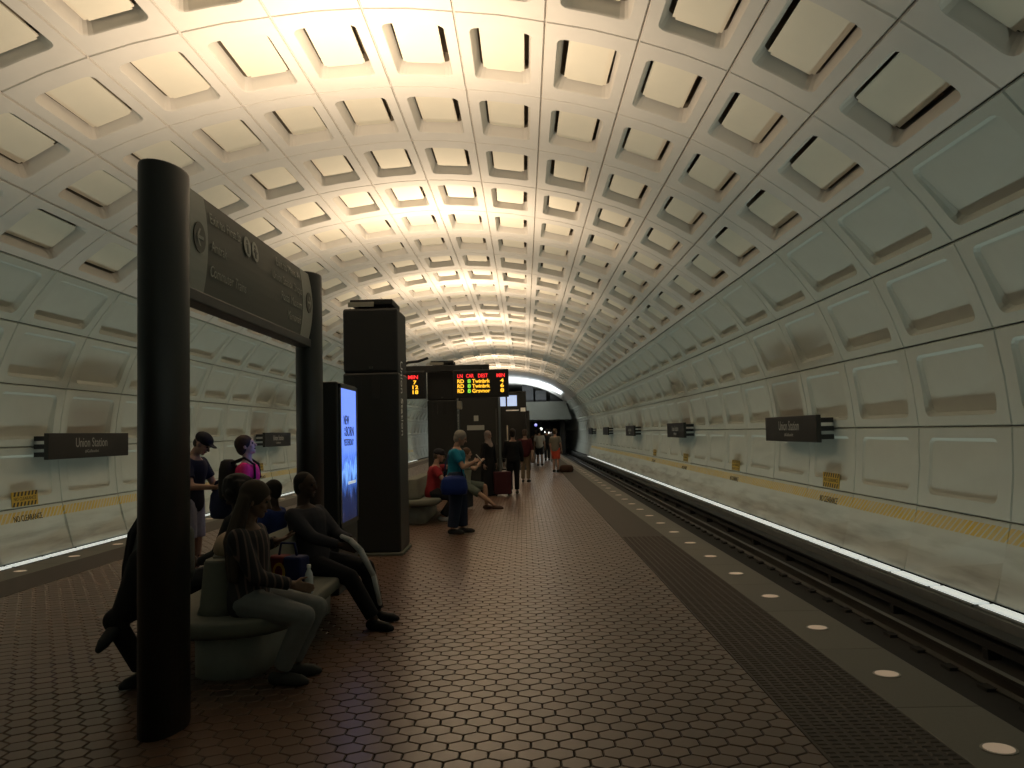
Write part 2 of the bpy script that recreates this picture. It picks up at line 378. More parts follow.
# ------------------------------------------------------------------ track troughs, ledges with tube lamps
mb = MB()
bed = struct('trim_3')
for sgn in (1, -1):
    a = lambda d: XC + sgn * d
    mb = MB(); q = sorted((a(4.5), a(8.4))); mb.box(q[0], q[1], -12.3, 130, -1.35, -1.14); mb.obj('track_bed', M['track'], bed)
    mb = MB(); q = sorted((a(4.30), a(4.50))); mb.box(q[0], q[1], -12.3, 130, -1.14, -.30); mb.obj('platform_wall', M['track'], bed)
    mb = MB(); q = sorted((a(7.58), a(8.10))); mb.box(q[0], q[1], -12.3, 130, -1.14, -.80); mb.obj('lamp_ledge', M['ledge'], bed)
    mb = MB(); q = sorted((a(7.58), a(7.63))); mb.box(q[0], q[1], -12.3, 130, -.80, -.735); mb.obj('ledge_lip', M['ledge'], bed)
    mb = MB(); q = sorted((a(7.74), a(8.05))); mb.box(q[0], q[1], -.62, .62, -.80, -.755); mb.box(q[0] + .06, q[1] - .06, -.60, .60, -.755, -.735, 1)
    lm = mb.mesh('tube_lamp', [M['ledge'], M['tube']])
    y = -11.6
    while y < 79:
        o = link('tube_lamp', lm, bed); o.location = (0, y, 0); y += 1.3
def rail(x, label, h=-.95):
    mb = MB(); prof = [(-.07, 0), (.07, 0), (.07, .012), (.012, .035), (.012, .125), (.037, .14), (.037, .175), (-.037, .175), (-.037, .14), (-.012, .125), (-.012, .035), (-.07, .012)]
    mb.loft([[(x + px, y, -1.125 + pz) for px, pz in prof] for y in (-12.2, 129)], 0, True, False)
    t = thing('running_rail', label, 'rail', (x, 0, -1.14)); o = mb.obj('steel_rail', M['rail'], t); o.location = (-x, 0, 1.14)
    m2 = MB()
    for i in range(110): m2.box(-.16, .16, 2 + i * .76, 2.2 + i * .76, 0, .035)
    o = m2.obj('rail_fasteners', M['track'], t); o['kind'] = 'stuff'
rail(3.34, 'steel running rail nearer the platform, half hidden below the granite edge')
rail(4.78, 'steel running rail with shining head nearer the lit right wall')
t = thing('third_rail', 'dark third rail under its cover board beside the wall ledge', 'rail', (5.32, 0, -1.14))
mb = MB(); mb.box(-.04, .04, -12, 129, .12, .22); mb.obj('contact_rail', M['track'], t)
mb = MB(); mb.box(-.10, .12, -12, 129, .30, .33); mb.box(.10, .12, -12, 129, .12, .30); mb.obj('cover_board', M['black'], t)
mb = MB()
for i in range(50): mb.box(-.06, .10, i * 2.5, i * 2.5 + .12, 0, .12)
o = mb.obj('insulators', M['track'], t); o['kind'] = 'stuff'
# ------------------------------------------------------------------ lettering
def text(body, size, m, parent, mw, width=None, align='CENTER', name='lettering', ext=.0012, bold=0.0):
    cu = bpy.data.curves.new('txt', 'FONT'); cu.body = body; cu.size = size; cu.align_x = align; cu.align_y = 'CENTER'; cu.extrude = ext; cu.offset = size * bold; cu.resolution_u = 3
    t = bpy.data.objects.new('txt', cu); C.objects.link(t)
    dg = bpy.context.evaluated_depsgraph_get(); me = bpy.data.meshes.new_from_object(t.evaluated_get(dg)); bpy.data.objects.remove(t)
    if width:
        xs = [v.co.x for v in me.vertices]; k = width / (max(xs) - min(xs))
        for v in me.vertices: v.co.x *= k
    me.materials.clear(); me.materials.append(m)
    o = link(name, me, parent); o.matrix_local = mw
    if parent is not None and ' ' in body: o['kind'] = 'stuff'
    return o
def face_m(origin, right, up):
    r = Vector(right).normalized(); u = Vector(up).normalized(); n = r.cross(u)
    m = Matrix((r, u, n)).transposed().to_4x4(); m.translation = origin; return m
def ell(cx, cy, rx, ry, n=24): return [(cx + rx * math.cos(2 * PI * k / n), cy + ry * math.sin(2 * PI * k / n)) for k in range(n)]

# ------------------------------------------------------------------ station name boards and clearance signs on the walls
def nameboard(side, y, label, sub):
    x = XC + side * 7.95; t = thing('station_nameboard', label, 'sign', (x, y, 1.53), 0, 'station nameboards along the walls' if label.startswith('small') else None)
    mb = MB(); mb.box(-.05, .05, -1.8, 1.8, -.28, .28, bev=.01); mb.obj('board', M['dark'], t)
    for dy in (-1.55, 1.55):
        mb = MB()
        for dz in (-.17, 0, .17): mb.box(*sorted((side * .05, side * .36)), dy - .08, dy + .08, dz - .05, dz + .05)
        mb.obj('bracket', M['black'], t)
    if y < 60:
        rt = (0, -side, 0)
        text('Union Station', .30, M['nametext'], t, face_m((-side * .0525, 0, .06), rt, (0, 0, 1)), 1.42)
        text(sub, .10, M['nametext'], t, face_m((-side * .0525, 0, -.13), rt, (0, 0, 1)), .62)
ORD = ['first', 'second', 'third', 'fourth', 'fifth']
names = ['dark station nameboard on the right wall, the largest one in view there', 'dark station nameboard on the right wall, second from the camera', 'dark station nameboard on the right wall, third from the camera']
for i, y in enumerate(SIGN_R): nameboard(1, y, names[i] if i < 3 else f'small far station nameboard on the right wall, {ORD[i]} from the camera', '#Gallaudet')
names = ['dark station nameboard on the left wall beside the front sign pylon', 'dark station nameboard on the left wall above the pink shirted person']
for i, y in enumerate(SIGN_L): nameboard(-1, y, names[i] if i < 2 else f'small far station nameboard on the left wall, {ORD[i]} from the camera', '#Gallaudet')
def on_wall(side, k, v, y, off=.012):
    (x0, z0), (x1, z1) = SEC[k], SEC[k + 1]; L = math.hypot(x1 - x0, z1 - z0); v = v / CH * L
    tx, tz = (x1 - x0) / L, (z1 - z0) / L
    bend = CH * CH / (8 * 8.0) - v * v / (2 * 8.0)
    px, pz = (x0 + x1) / 2 + tx * v + tz * (bend - off), (z0 + z1) / 2 + tz * v - tx * (bend - off)
    return face_m((XC + side * px, y, pz), (0, -side, 0), (side * tx, 0, tz))
WORD = ['nearest', 'second nearest', 'third nearest', 'fourth nearest', 'fifth nearest']
for side, sname, y0 in ((1, 'right', 17.5), (-1, 'left', 17.5)):
    for i in range(4):
        y = y0 + i * 7.8
        t = thing('clearance_sign', f'black and yellow striped no clearance plate on the {sname} wall, {WORD[i]} to the camera', 'sign')
        t.matrix_world = on_wall(side, 1, -.44, y)
        mb = MB(); mb.box(-.46, .46, -.15, .15, 0, .008); mb.obj('plate', M['hazy'], t)
        for s_ in (1, -1):
            mb = MB()
            for k in range(7):
                xx = -.40 + k * .125; z0, z1 = s_ * .06, s_ * .148
                mb.add([(xx, z0, .0095), (xx + .06, z0, .0095), (xx + .06 + s_ * .04, z1, .0095), (xx + s_ * .04, z1, .0095)], [(0, 1, 2, 3)])
            o = mb.obj('stripes', M['ink'], t); o['kind'] = 'stuff'
        text('NO CLEARANCE', .10, M['ink'], t, Matrix.Translation((0, 0, .009)), .78)
        p = text('NO CLEARANCE', .18, M['ink'], None, on_wall(side, 0, .36, y + .02, .02), 1.0, name='painted_warning')
        tag(p, f'no clearance words painted on {sname} wall yellow band, {WORD[i]} to camera', 'lettering')

# ------------------------------------------------------------------ front pylon sign
t = thing('pylon_sign', 'dark two-post platform sign with a long bowed direction panel', 'sign', (XC, 4.82, 0))
Y2 = 3.30
for y in (0, Y2):
    mb = MB(); mb.loft([[(x, yy, z) for x, yy in ell(0, y, r * .118, r * .225, 28)] for z, r in ((0, 1), (3.15, 1), (3.16, .975))]); mb.obj('post', M['dark'], t)
mb = MB(); mb.box(-.065, .065, .1, Y2 - .1, 2.44, 2.52, bev=.01); mb.obj('lower_rail', M['dark'], t)
SZ0, SZ1, BW = 2.52, 3.13, .03
def bow(z): u = (z - (SZ0 + SZ1) / 2) / ((SZ1 - SZ0) / 2); return .045 + BW * (1 - u * u)
def bow_strip(mb, y0, y1, off, side, mi=0):
    zs = [SZ0 + (SZ1 - SZ0) * i / 10 for i in range(11)]
    rings = []
    for y in (y0, y1): rings.append([(side * (bow(z) + off), y, z) for z in zs] + [(side * .02, y, zs[-1]), (side * .02, y, zs[0])])
    mb.loft(rings, mi, True, False)
for side in (1, -1):
    mb = MB(); bow_strip(mb, .20, Y2 - .12, 0, side); mb.obj('direction_panel', M['signface'], t)
    mb = MB(); bow_strip(mb, .02, .145, .005, side); mb.obj('end_strip', M['signstrip'], t)
    for a, b_ in ((.165, .47), (Y2 - .52, Y2 - .13)):
        mb = MB(); bow_strip(mb, a, b_, .004, side); s_ = mb.obj('arrow_strip', M['signstrip'], t)
    def sface(y, z, off=.007):
        dz = .01; tx = (bow(z + dz) - bow(z - dz)) / (2 * dz)
        return face_m((side * (bow(z) + off), y, z), (0, side, 0), (side * tx, 0, 1))
    for y, s_ in ((.318, -1), (Y2 - .325, 1)):
        yy, s2 = (y, s_) if side > 0 else (y, -s_)
        mb = MB(); mb.prism(ell(0, 0, .095, .095), 0, .004); o = mb.obj('arrow_disc', M['signface'], t); o.matrix_local = sface(y, 2.84)
        mb = MB(); d = s2
        mb.box(-.055, .055, -.011, .011, .004, .007)
        mb.add([(d * .062, 0, .007), (d * .012, .055, .007), (d * -.012, .055, .007), (d * .034, 0, .007), (d * -.012, -.055, .007), (d * .012, -.055, .007)], [(0, 1, 2, 3), (0, 3, 4, 5)])
        a_ = mb.obj('arrow', M['signstrip'], o)
    L = [('Exit to First St', 3.01, .10, .60), ('Amtrak', 2.83, .10, .28), ('Commuter Trains', 2.67, .10, .70)]
    Rr = [('Exit to Mass Av', 3.03, .10, .75), ('Union Station Shops', 2.90, .10, .88), ('Postal Museum', 2.77, .10, .64), ('Memorials', 2.64, .10, .42)]
    ya, yb = (.52, Y2 - .57) if side > 0 else (Y2 - .57, .52)
    for b_, z, sz, wd in L: text(b_, sz, M['signtext'], t, sface(ya + side * wd / 2, z), wd)
    for b_, z, sz, wd in Rr: text(b_, sz, M['signtext'], t, sface(yb - side * wd / 2, z), wd)
    for y in (1.25, 1.43):
        mb = MB(); mb.prism(ell(0, 0, .075, .075), 0, .003); o = mb.obj('pictogram_disc', M['signtext'], t); o.matrix_local = sface(y, 2.985)
        mb = MB(); mb.prism(ell(0, .038, .013, .013, 10), .003, .005); mb.box(-.018, .018, -.05, .02, .003, .005)
        if y > 1.3: mb.box(-.04, .04, -.01, .004, .003, .005)
        mb.obj('pictogram', M['signface'], o)

# ------------------------------------------------------------------ columns with uplight fixtures
def column(y, label, near):
    t = thing('service_column', label, 'column', (XC, y, 0))
    mb = MB(); mb.box(-.375, .375, 0, .85, .04, 2.45, bev=.03); mb.obj('lower_casing', M['dark'], t)
    mb = MB(); mb.box(-.37, .37, .005, .845, 2.45, 3.32, bev=.03); mb.obj('upper_casing', M['black'], t)
    mb = MB(); mb.box(-.40, .40, -.025, .875, 0, .04, bev=.01); mb.obj('plinth', M['bench'], t)
    mb = MB(); mb.box(-.28, .30, .05, .75, 3.37, 3.45, bev=.015); mb.box(-.18, .2, .15, .65, 3.31, 3.38); mb.obj('uplight_fixture', M['black'], t)
    if near:
        mb = MB(); mb.box(-.30, .05, .02, .045, 3.345, 3.41); mb.obj('fixture_label', M['signstrip'], t)
        for x in (-.22, .02):
            mb = MB(); mb.box(x, x + .10, -.004, .02, 2.1, 2.4, bev=.003); mb.obj('access_panel', M['black'], t)
        mb = MB(); mb.box(-.02, .03, -.01, .02, 2.5, 2.53); mb.obj('latch', M['rail'], t)
        for s_ in (1, -1): text('Union Station', .26, M['white'], t, face_m((s_ * .378, .27, 2.10), (0, 0, -1), (0, s_, 0)), 1.02)
column(11.4, 'dark square column with uplight on top beside the lit poster', True)
column(21.4, 'dark column carrying the red and yellow departure displays', True)
for i, y in enumerate((31.9, 42.3, 52.7, 63.1, 73.5)):
    column(y, ['dark column behind the elevator shaft', 'far dark column, first beyond the elevator shaft', 'far dark column, second beyond the elevator shaft', 'far dark column, third beyond the elevator shaft', 'last dark column before the mezzanine arch'][i], False)

# ------------------------------------------------------------------ lit poster kiosk
def poster_material():
    m = bpy.data.materials.new('lit_poster'); m.use_nodes = True; nt = m.node_tree; b = nt.nodes['Principled BSDF']
    tc = nt.nodes.new('ShaderNodeTexCoord'); sp = nt.nodes.new('ShaderNodeSeparateXYZ'); nt.links.new(tc.outputs['Object'], sp.inputs[0])
    nz = nt.nodes.new('ShaderNodeTexNoise'); nz.inputs['Scale'].default_value = 7; nz.inputs['Detail'].default_value = 5
    mp = nt.nodes.new('ShaderNodeMapping'); mp.inputs['Scale'].default_value = (1, 2.2, .8); nt.links.new(tc.outputs['Object'], mp.inputs[0]); nt.links.new(mp.outputs[0], nz.inputs['Vector'])
    ad = nt.nodes.new('ShaderNodeMath'); ad.operation = 'MULTIPLY_ADD'; ad.inputs[1].default_value = .42; nt.links.new(nz.outputs[0], ad.inputs[0])
    mr = nt.nodes.new('ShaderNodeMapRange'); mr.inputs[1].default_value = -.70; mr.inputs[2].default_value = .66; nt.links.new(sp.outputs['Z'], mr.inputs[0])
    nt.links.new(mr.outputs[0], ad.inputs[2])
    cr = nt.nodes.new('ShaderNodeValToRGB'); nt.links.new(ad.outputs[0], cr.inputs[0]); e = cr.color_ramp.elements
    e[0].position = .12; e[0].color = (.004, .006, .022, 1); e[1].position = 1.0; e[1].color = (.16, .28, .95, 1)
    for p, c in ((.40, (.006, .014, .06, 1)), (.50, (.03, .09, .36, 1)), (.60, (.20, .45, 1, 1)), (.66, (.05, .14, .6, 1)), (.76, (.13, .27, .95, 1))):
        q = e.new(p); q.color = c
    nt.links.new(cr.outputs[0], b.inputs['Emission Color']); b.inputs['Emission Strength'].default_value = POSTER_E
    b.inputs['Base Color'].default_value = (.02, .02, .03, 1); b.inputs['Roughness'].default_value = .25; return m
POSTER_E = 1.25
M['poster'] = poster_material()
t = thing('poster_kiosk', 'slim double sided kiosk with a glowing blue poster screen', 'poster', (XC, 9.15, 0))
mb = MB(); mb.box(-.15, .15, -.52, .47, 0, 2.16, bev=.015); mb.obj('housing', M['dark'], t)
for side in (1, -1):
    X = side * .152
    mb = MB()
    for (a, b_, c, d) in ((-.46, -.40, .66, 2.14), (.40, .46, .66, 2.14), (-.46, .46, 2.10, 2.14), (-.46, .46, .66, .71)): mb.box(*sorted((X, X + side * .015)), a, b_, c, d)
    mb.obj('screen_frame', mat('grey_frame', (.05, .05, .048), .45), t)
    mb = MB(); mb.box(-.004, .004, -.40, .40, -.70, .70); o = mb.obj('poster_screen', M['poster'], t); o.location = (X + side * .004, 0, 1.405)
    for b_, z, sz, wd, yo in (('NEW', .36, .14, .26, -.13), ('IT', .265, .05, .05, -.2), ('IS', .215, .05, .05, -.2), ('BORN', .24, .15, .40, .05), ('YESTERDAY', .125, .10, .50, -.01), ('a new view of the city', .04, .03, .30, -.1)):
        if b_[0] == 'a': continue
        text(b_, sz, M['ink'], o, face_m((side * .006, side * yo, z), (0, side, 0), (0, 0, 1)), wd)
    mb = MB(); mb.box(*sorted((side * .004, side * .007)), -.06, .34, -.32, -.29); mb.obj('poster_stripe', mat('poster_white', (.8, .8, .8), .5, emit=(.7, .85, 1), estr=.5), o)

# ------------------------------------------------------------------ benches
def stadium(hx, y0, y1, n=10):
    p = [(hx * math.cos(PI * k / n), y1 - hx * .8 + hx * .8 * math.sin(PI * k / n)) for k in range(n + 1)]
    p += [(-hx * math.cos(PI * k / n), y0 + hx * .8 - hx * .8 * math.sin(PI * k / n)) for k in range(n + 1)]
    return p
def bench(y0, label):
    t = thing('bench', label, 'bench', (XC, y0, 0)); Ln = 3.0
    mb = MB(); mb.loft([[(x, y, z) for x, y in stadium(hx, .33 - d, Ln - .33 + d)] for z, hx, d in ((0, .235, 0), (.33, .235, 0))]); mb.obj('pedestal', M['pedestal'], t)
    mb = MB(); mb.loft([[(x, y, z) for x, y in stadium(.50 - i, i, Ln - i)] for z, i in ((.325, .07), (.345, .02), (.37, 0), (.425, 0), (.44, .012), (.445, .04))]); mb.obj('seat', M['bench'], t)
    mb = MB(); mb.loft([[(x, y, z) for x, y in stadium(hx, .22 + i, Ln - .22 - i)] for z, hx, i in ((.44, .16, 0), (.50, .14, .01), (.78, .11, .03), (.80, .10, .04))]); mb.obj('backrest', M['bench'], t)
    return t
bench(5.38, 'long rounded concrete bench in front, with a group seated on it')
bench(14.95, 'rounded concrete bench beyond the column, with a person in red')

# ------------------------------------------------------------------ departure displays
M['ledr'] = mat('led_red', (0.1, 0, 0), .5, emit=(1, .03, .03), estr=1.6)
M['ledy'] = mat('led_amber', (0.1, .05, 0), .5, emit=(1, .50, .03), estr=1.8)
M['ledg'] = mat('led_green', (0, .1, 0), .5, emit=(.35, 1, .08), estr=1.0)
def display(x0, x1, label, right):
    cx = (x0 + x1) / 2; hw = (x1 - x0) / 2
    t = thing('departure_display', label, 'display', (cx, 21.0, 2.82))
    mb = MB(); mb.box(-hw, hw, -.12, .16, -.34, .34, bev=.02); mb.obj('housing', M['black'], t)
    mb = MB(); mb.box(-hw + .05, hw - .05, -.124, -.119, -.29, .29); mb.obj('screen', mat('display_glass', (.012, .01, .01), .3), t)
    mb = MB(); mb.box(-.04, .04, -.04, .04, .34, .40); mb.obj('hanger', M['black'], t)
    P = lambda x, z: face_m((x, -.126, z), (1, 0, 0), (0, 0, 1))
    zs = (.185, .055, -.065, -.185)
    if right:
        for s_, x, wd in (('LN', -.51, .13), ('CAR', -.27, .19), ('DEST', .05, .24), ('MIN', .49, .20)): text(s_, .13, M['ledr'], t, P(x, zs[0]), wd, name='red_heading', bold=.018)
        for i, (d_, mn) in enumerate((('Twinbrk', '4'), ('Twinbrk', '6'), ('Grsvnor', '8'))):
            z = zs[i + 1]
            text('RD', .13, M['ledy'], t, P(-.50, z), .16, name='amber_line', bold=.018); text('8', .13, M['ledg'], t, P(-.29, z), .08, name='green_digit', bold=.018)
            text(d_, .13, M['ledy'], t, P(.0, z), .44, name='amber_line', bold=.018); text(mn, .13, M['ledy'], t, P(.52, z), .09, name='amber_line', bold=.018)
    else:
        text('MIN', .13, M['ledr'], t, P(hw - .30, zs[0]), .24, name='red_heading', bold=.018)
        for s_, x, wd in (('LN', -hw + .2, .15), ('CAR', -hw + .42, .22), ('DEST', -hw + .72, .28)): text(s_, .13, M['ledr'], t, P(x, zs[0]), wd, name='red_heading', bold=.018)
        for i, mn in enumerate(('7', '12', '18')): text(mn, .13, M['ledy'], t, P(hw - .26, zs[i + 1]), .14 if i else .08, name='amber_line', bold=.018)
display(-1.71, -.35, 'lit departure display with red headings and amber train rows', True)
display(-3.75, -2.40, 'departure display half hidden behind the column, red over amber digits', False)
t = thing('display_beam', 'dark beam across the column carrying both departure displays', 'beam', (XC, 21.12, 0))
mb = MB(); mb.box(-1.75, 1.22, -.08, .08, 3.14, 3.30, bev=.01); mb.obj('beam', M['dark'], t)
mb = MB(); mb.tube([(-1.0, 0, 3.30), (-.8, 0, 3.40), (-.55, 0, 3.42), (-.3, 0, 3.5)], .035); mb.obj('cable', M['black'], t)

# ------------------------------------------------------------------ elevator shaft, escalator well, mezzanine far away
t = thing('elevator_shaft', 'dark elevator shaft behind the standing travellers, two pale plates on it', 'elevator', (-1.55, 28.2, 0))
mb = MB(); mb.box(-.75, .72, 0, 2.6, 0, 3.0, bev=.03); mb.obj('shaft_wall', M['dark'], t)
mb = MB(); mb.box(-.33, .24, -.02, .01, 1.70, 1.86); mb.obj('sign_plate', M['nametext'], t)
mb = MB(); mb.box(-.10, .05, -.02, .01, 2.0, 2.18); mb.obj('icon_plate', M['nametext'], t)
mb = MB(); mb.box(.62, .66, -.02, .02, 1.2, 2.4); mb.obj('edge_strip', M['rail'], t)
t = thing('security_camera', 'small grey camera box hanging under the right departure display', 'camera', (-1.58, 21.05, 2.30))
mb = MB(); mb.box(-.06, .06, -.1, .1, -.10, .10, bev=.02); mb.obj('camera_body', M['ring'], t); mb = MB(); mb.tube([(0, 0, .08), (0, 0, .20)], .02); mb.obj('mount', M['black'], t)
t = thing('escalator_well', 'dark walled escalator well in the middle of the far platform', 'escalator', (-1.3, 36, 0))
mb = MB(); mb.box(-1.6, -1.45, 0, 18, 0, 2.9); mb.box(1.4, 1.55, 0, 18, 0, 2.5); mb.box(-1.6, 1.55, 17.8, 18, 0, 2.9); mb.obj('side_wall', M['dark'], t)
mb = MB(); mb.box(-1.45, 1.4, .2, 17.8, 0, .05); mb.obj('well_floor', M['track'], t)
for x in (-.4, .1, .6):
    mb = MB(); mb.tube([(x, 0, 0), (x, 0, 1.9)], .03); mb.obj('rail_post', M['ring'], t)
t = thing('hanging_sign', 'small dark sign with pale lettering bars hung beyond the departure display', 'sign', (-.55, 56, 2.95))
mb = MB(); mb.box(-.95, .75, -.05, .05, -.35, .35); mb.obj('board', M['black'], t)
mb = MB(); mb.box(-.6, .25, -.06, -.04, .05, .13); mb.box(-.35, .25, -.06, -.04, -.10, -.02); mb.obj('lettering_bar', M['white'], t)
mb = MB(); mb.box(.36, .68, -.06, -.04, -.20, .25); mb.obj('icon_plate', M['white'], t)
mb = MB(); mb.box(-.03, .03, -.03, .03, -2.95, -.35); mb.obj('support_pole', M['black'], t)
t = thing('window_booth', 'lit booth window with two bluish panes behind the departure display', 'booth', (-1.2, 60.5, 0))
mb = MB(); mb.box(-1.8, 1.4, 0, 2.5, 0, 3.45); mb.box(-1.8, 1.4, 0, 2.5, 4.25, 4.5); mb.box(-1.8, -.75, 0, 2.5, 3.45, 4.25); mb.box(.75, 1.4, 0, 2.5, 3.45, 4.25); mb.box(-.04, .04, .05, .15, 3.45, 4.25); mb.obj('booth_frame', M['dark'], t)
for x in (-.4, .4):
    mb = MB(); mb.box(x - .34, x + .34, .1, .13, 3.47, 4.23); mb.obj('pane', mat('lit_pane', (.5, .6, .7), .3, emit=(.55, .68, 1), estr=.75), t)
t = struct('trim_4'); t.location = (XC, 97, 0)
mb = MB(); mb.box(-7.5, 7.4, 0, 14, 2.9, 3.3); mb.obj('mezzanine_deck', M['mezz'], t)
mb = MB(); mb.loft([[(-7.6, y, 2.95), (7.5, y, 2.95), (6.85, y, 5.0), (-6.9, y, 5.0)] for y in (-.2, .1)], 0, True, False); mb.obj('mezzanine_parapet', M['mezz'], t)
for x in (-6.6, 6.6):
    mb = MB(); mb.box(x - .3, x + .3, 3, 3.6, -1.1, 2.9); mb.obj('mezzanine_pier', M['dark'], t)
for (x, wd, z1, l) in ((2.6, 1.3, 7.2, 'tall dark kiosk standing on the mezzanine bridge'), (4.1, 1.3, 6.4, 'middle dark kiosk standing on the mezzanine bridge'), (6.2, 2.0, 5.9, 'low dark kiosk standing on the right end of the mezzanine')):
    t = thing('mezzanine_kiosk', l, 'kiosk', (XC + x, 99, 3.3)); mb = MB(); mb.box(-wd / 2, wd / 2, 0, 1.2, 0, z1 - 3.3, bev=.05); mb.obj('casing', M['black'], t)
    mb = MB(); mb.box(-wd * .4, wd * .4, -.03, .02, z1 - 4.0, z1 - 3.7); mb.obj('sign_band', M['dark'], t)
for i, (x, z, c, l) in enumerate(((1.35, 2.35, (.25, .25, 1), 'small blue lamp under the mezzanine bridge'), (1.95, 1.9, (1, 1, .95), 'white lamp below the mezzanine, left of the brightest one'), (2.95, 1.45, (1, .98, .9), 'brightest white lamp far below the mezzanine'), (2.45, 1.55, (1, 1, .95), 'faint white lamp between two brighter ones below the mezzanine'))):
    t = thing('far_lamp', l, 'lamp', (x, 96.0 + i, z)); mb = MB(); mb.ball((0, 0, 0), .17 if i != 3 else .10); mb.obj('globe', mat('lamp_glow', (.8, .8, .8), .4, emit=c, estr=1.5 if i else .8), t)
    mb = MB(); mb.tube([(0, 0, .1), (0, 0, 2.9 - z)], .03); mb.obj('stem', M['black'], t)
# ------------------------------------------------------------------ people
M['eye'] = mat('eye_dark', (.015, .012, .01), .2)
M['lip'] = mat('lips', (.11, .045, .04), .6)
CM = {}
def cm(col, rough=.85, var=.12):
    k = (col, rough)
    if k not in CM: CM[k] = mat('cloth_%d' % len(CM), col, rough, var, 30.0, spec=.2)
    return CM[k]
def smooth_mesh(mb, name, m, voxel, it=4, parent=None):
    me = mb.mesh('tmp', m); o = bpy.data.objects.new('tmp', me); C.objects.link(o)
    r = o.modifiers.new('r', 'REMESH'); r.mode = 'VOXEL'; r.voxel_size = voxel; r.use_smooth_shade = True
    s = o.modifiers.new('s', 'SMOOTH'); s.factor = .5; s.iterations = it
    dg = bpy.context.evaluated_depsgraph_get(); nm = bpy.data.meshes.new_from_object(o.evaluated_get(dg)); nm.name = name
    bpy.data.objects.remove(o); bpy.data.meshes.remove(me)
    nm.materials.clear(); nm.materials.append(m)
    return link(name, nm, parent)
def chain(mb, pts, rad, n=10):
    for i in range(len(pts) - 1):
        mb.tube([pts[i], pts[i + 1]], [rad[i], rad[i + 1]], n)
    for p, r in list(zip(pts, rad)): mb.ball(p, r, 10, 7)
def two_bone(a, t, l1, l2, hint):
    a, t = Vector(a), Vector(t); d = t - a; D = min(max(d.length, abs(l1 - l2) + .01), (l1 + l2) * .998); u = d.normalized()
    h = Vector(hint); h = h - u * h.dot(u)
    h = h.normalized() if h.length > 1e-4 else Vector((0, 0, 1))
    x = (l1 * l1 - l2 * l2 + D * D) / (2 * D); y = math.sqrt(max(l1 * l1 - x * x, 0))
    return a + u * x + h * y, a + u * D
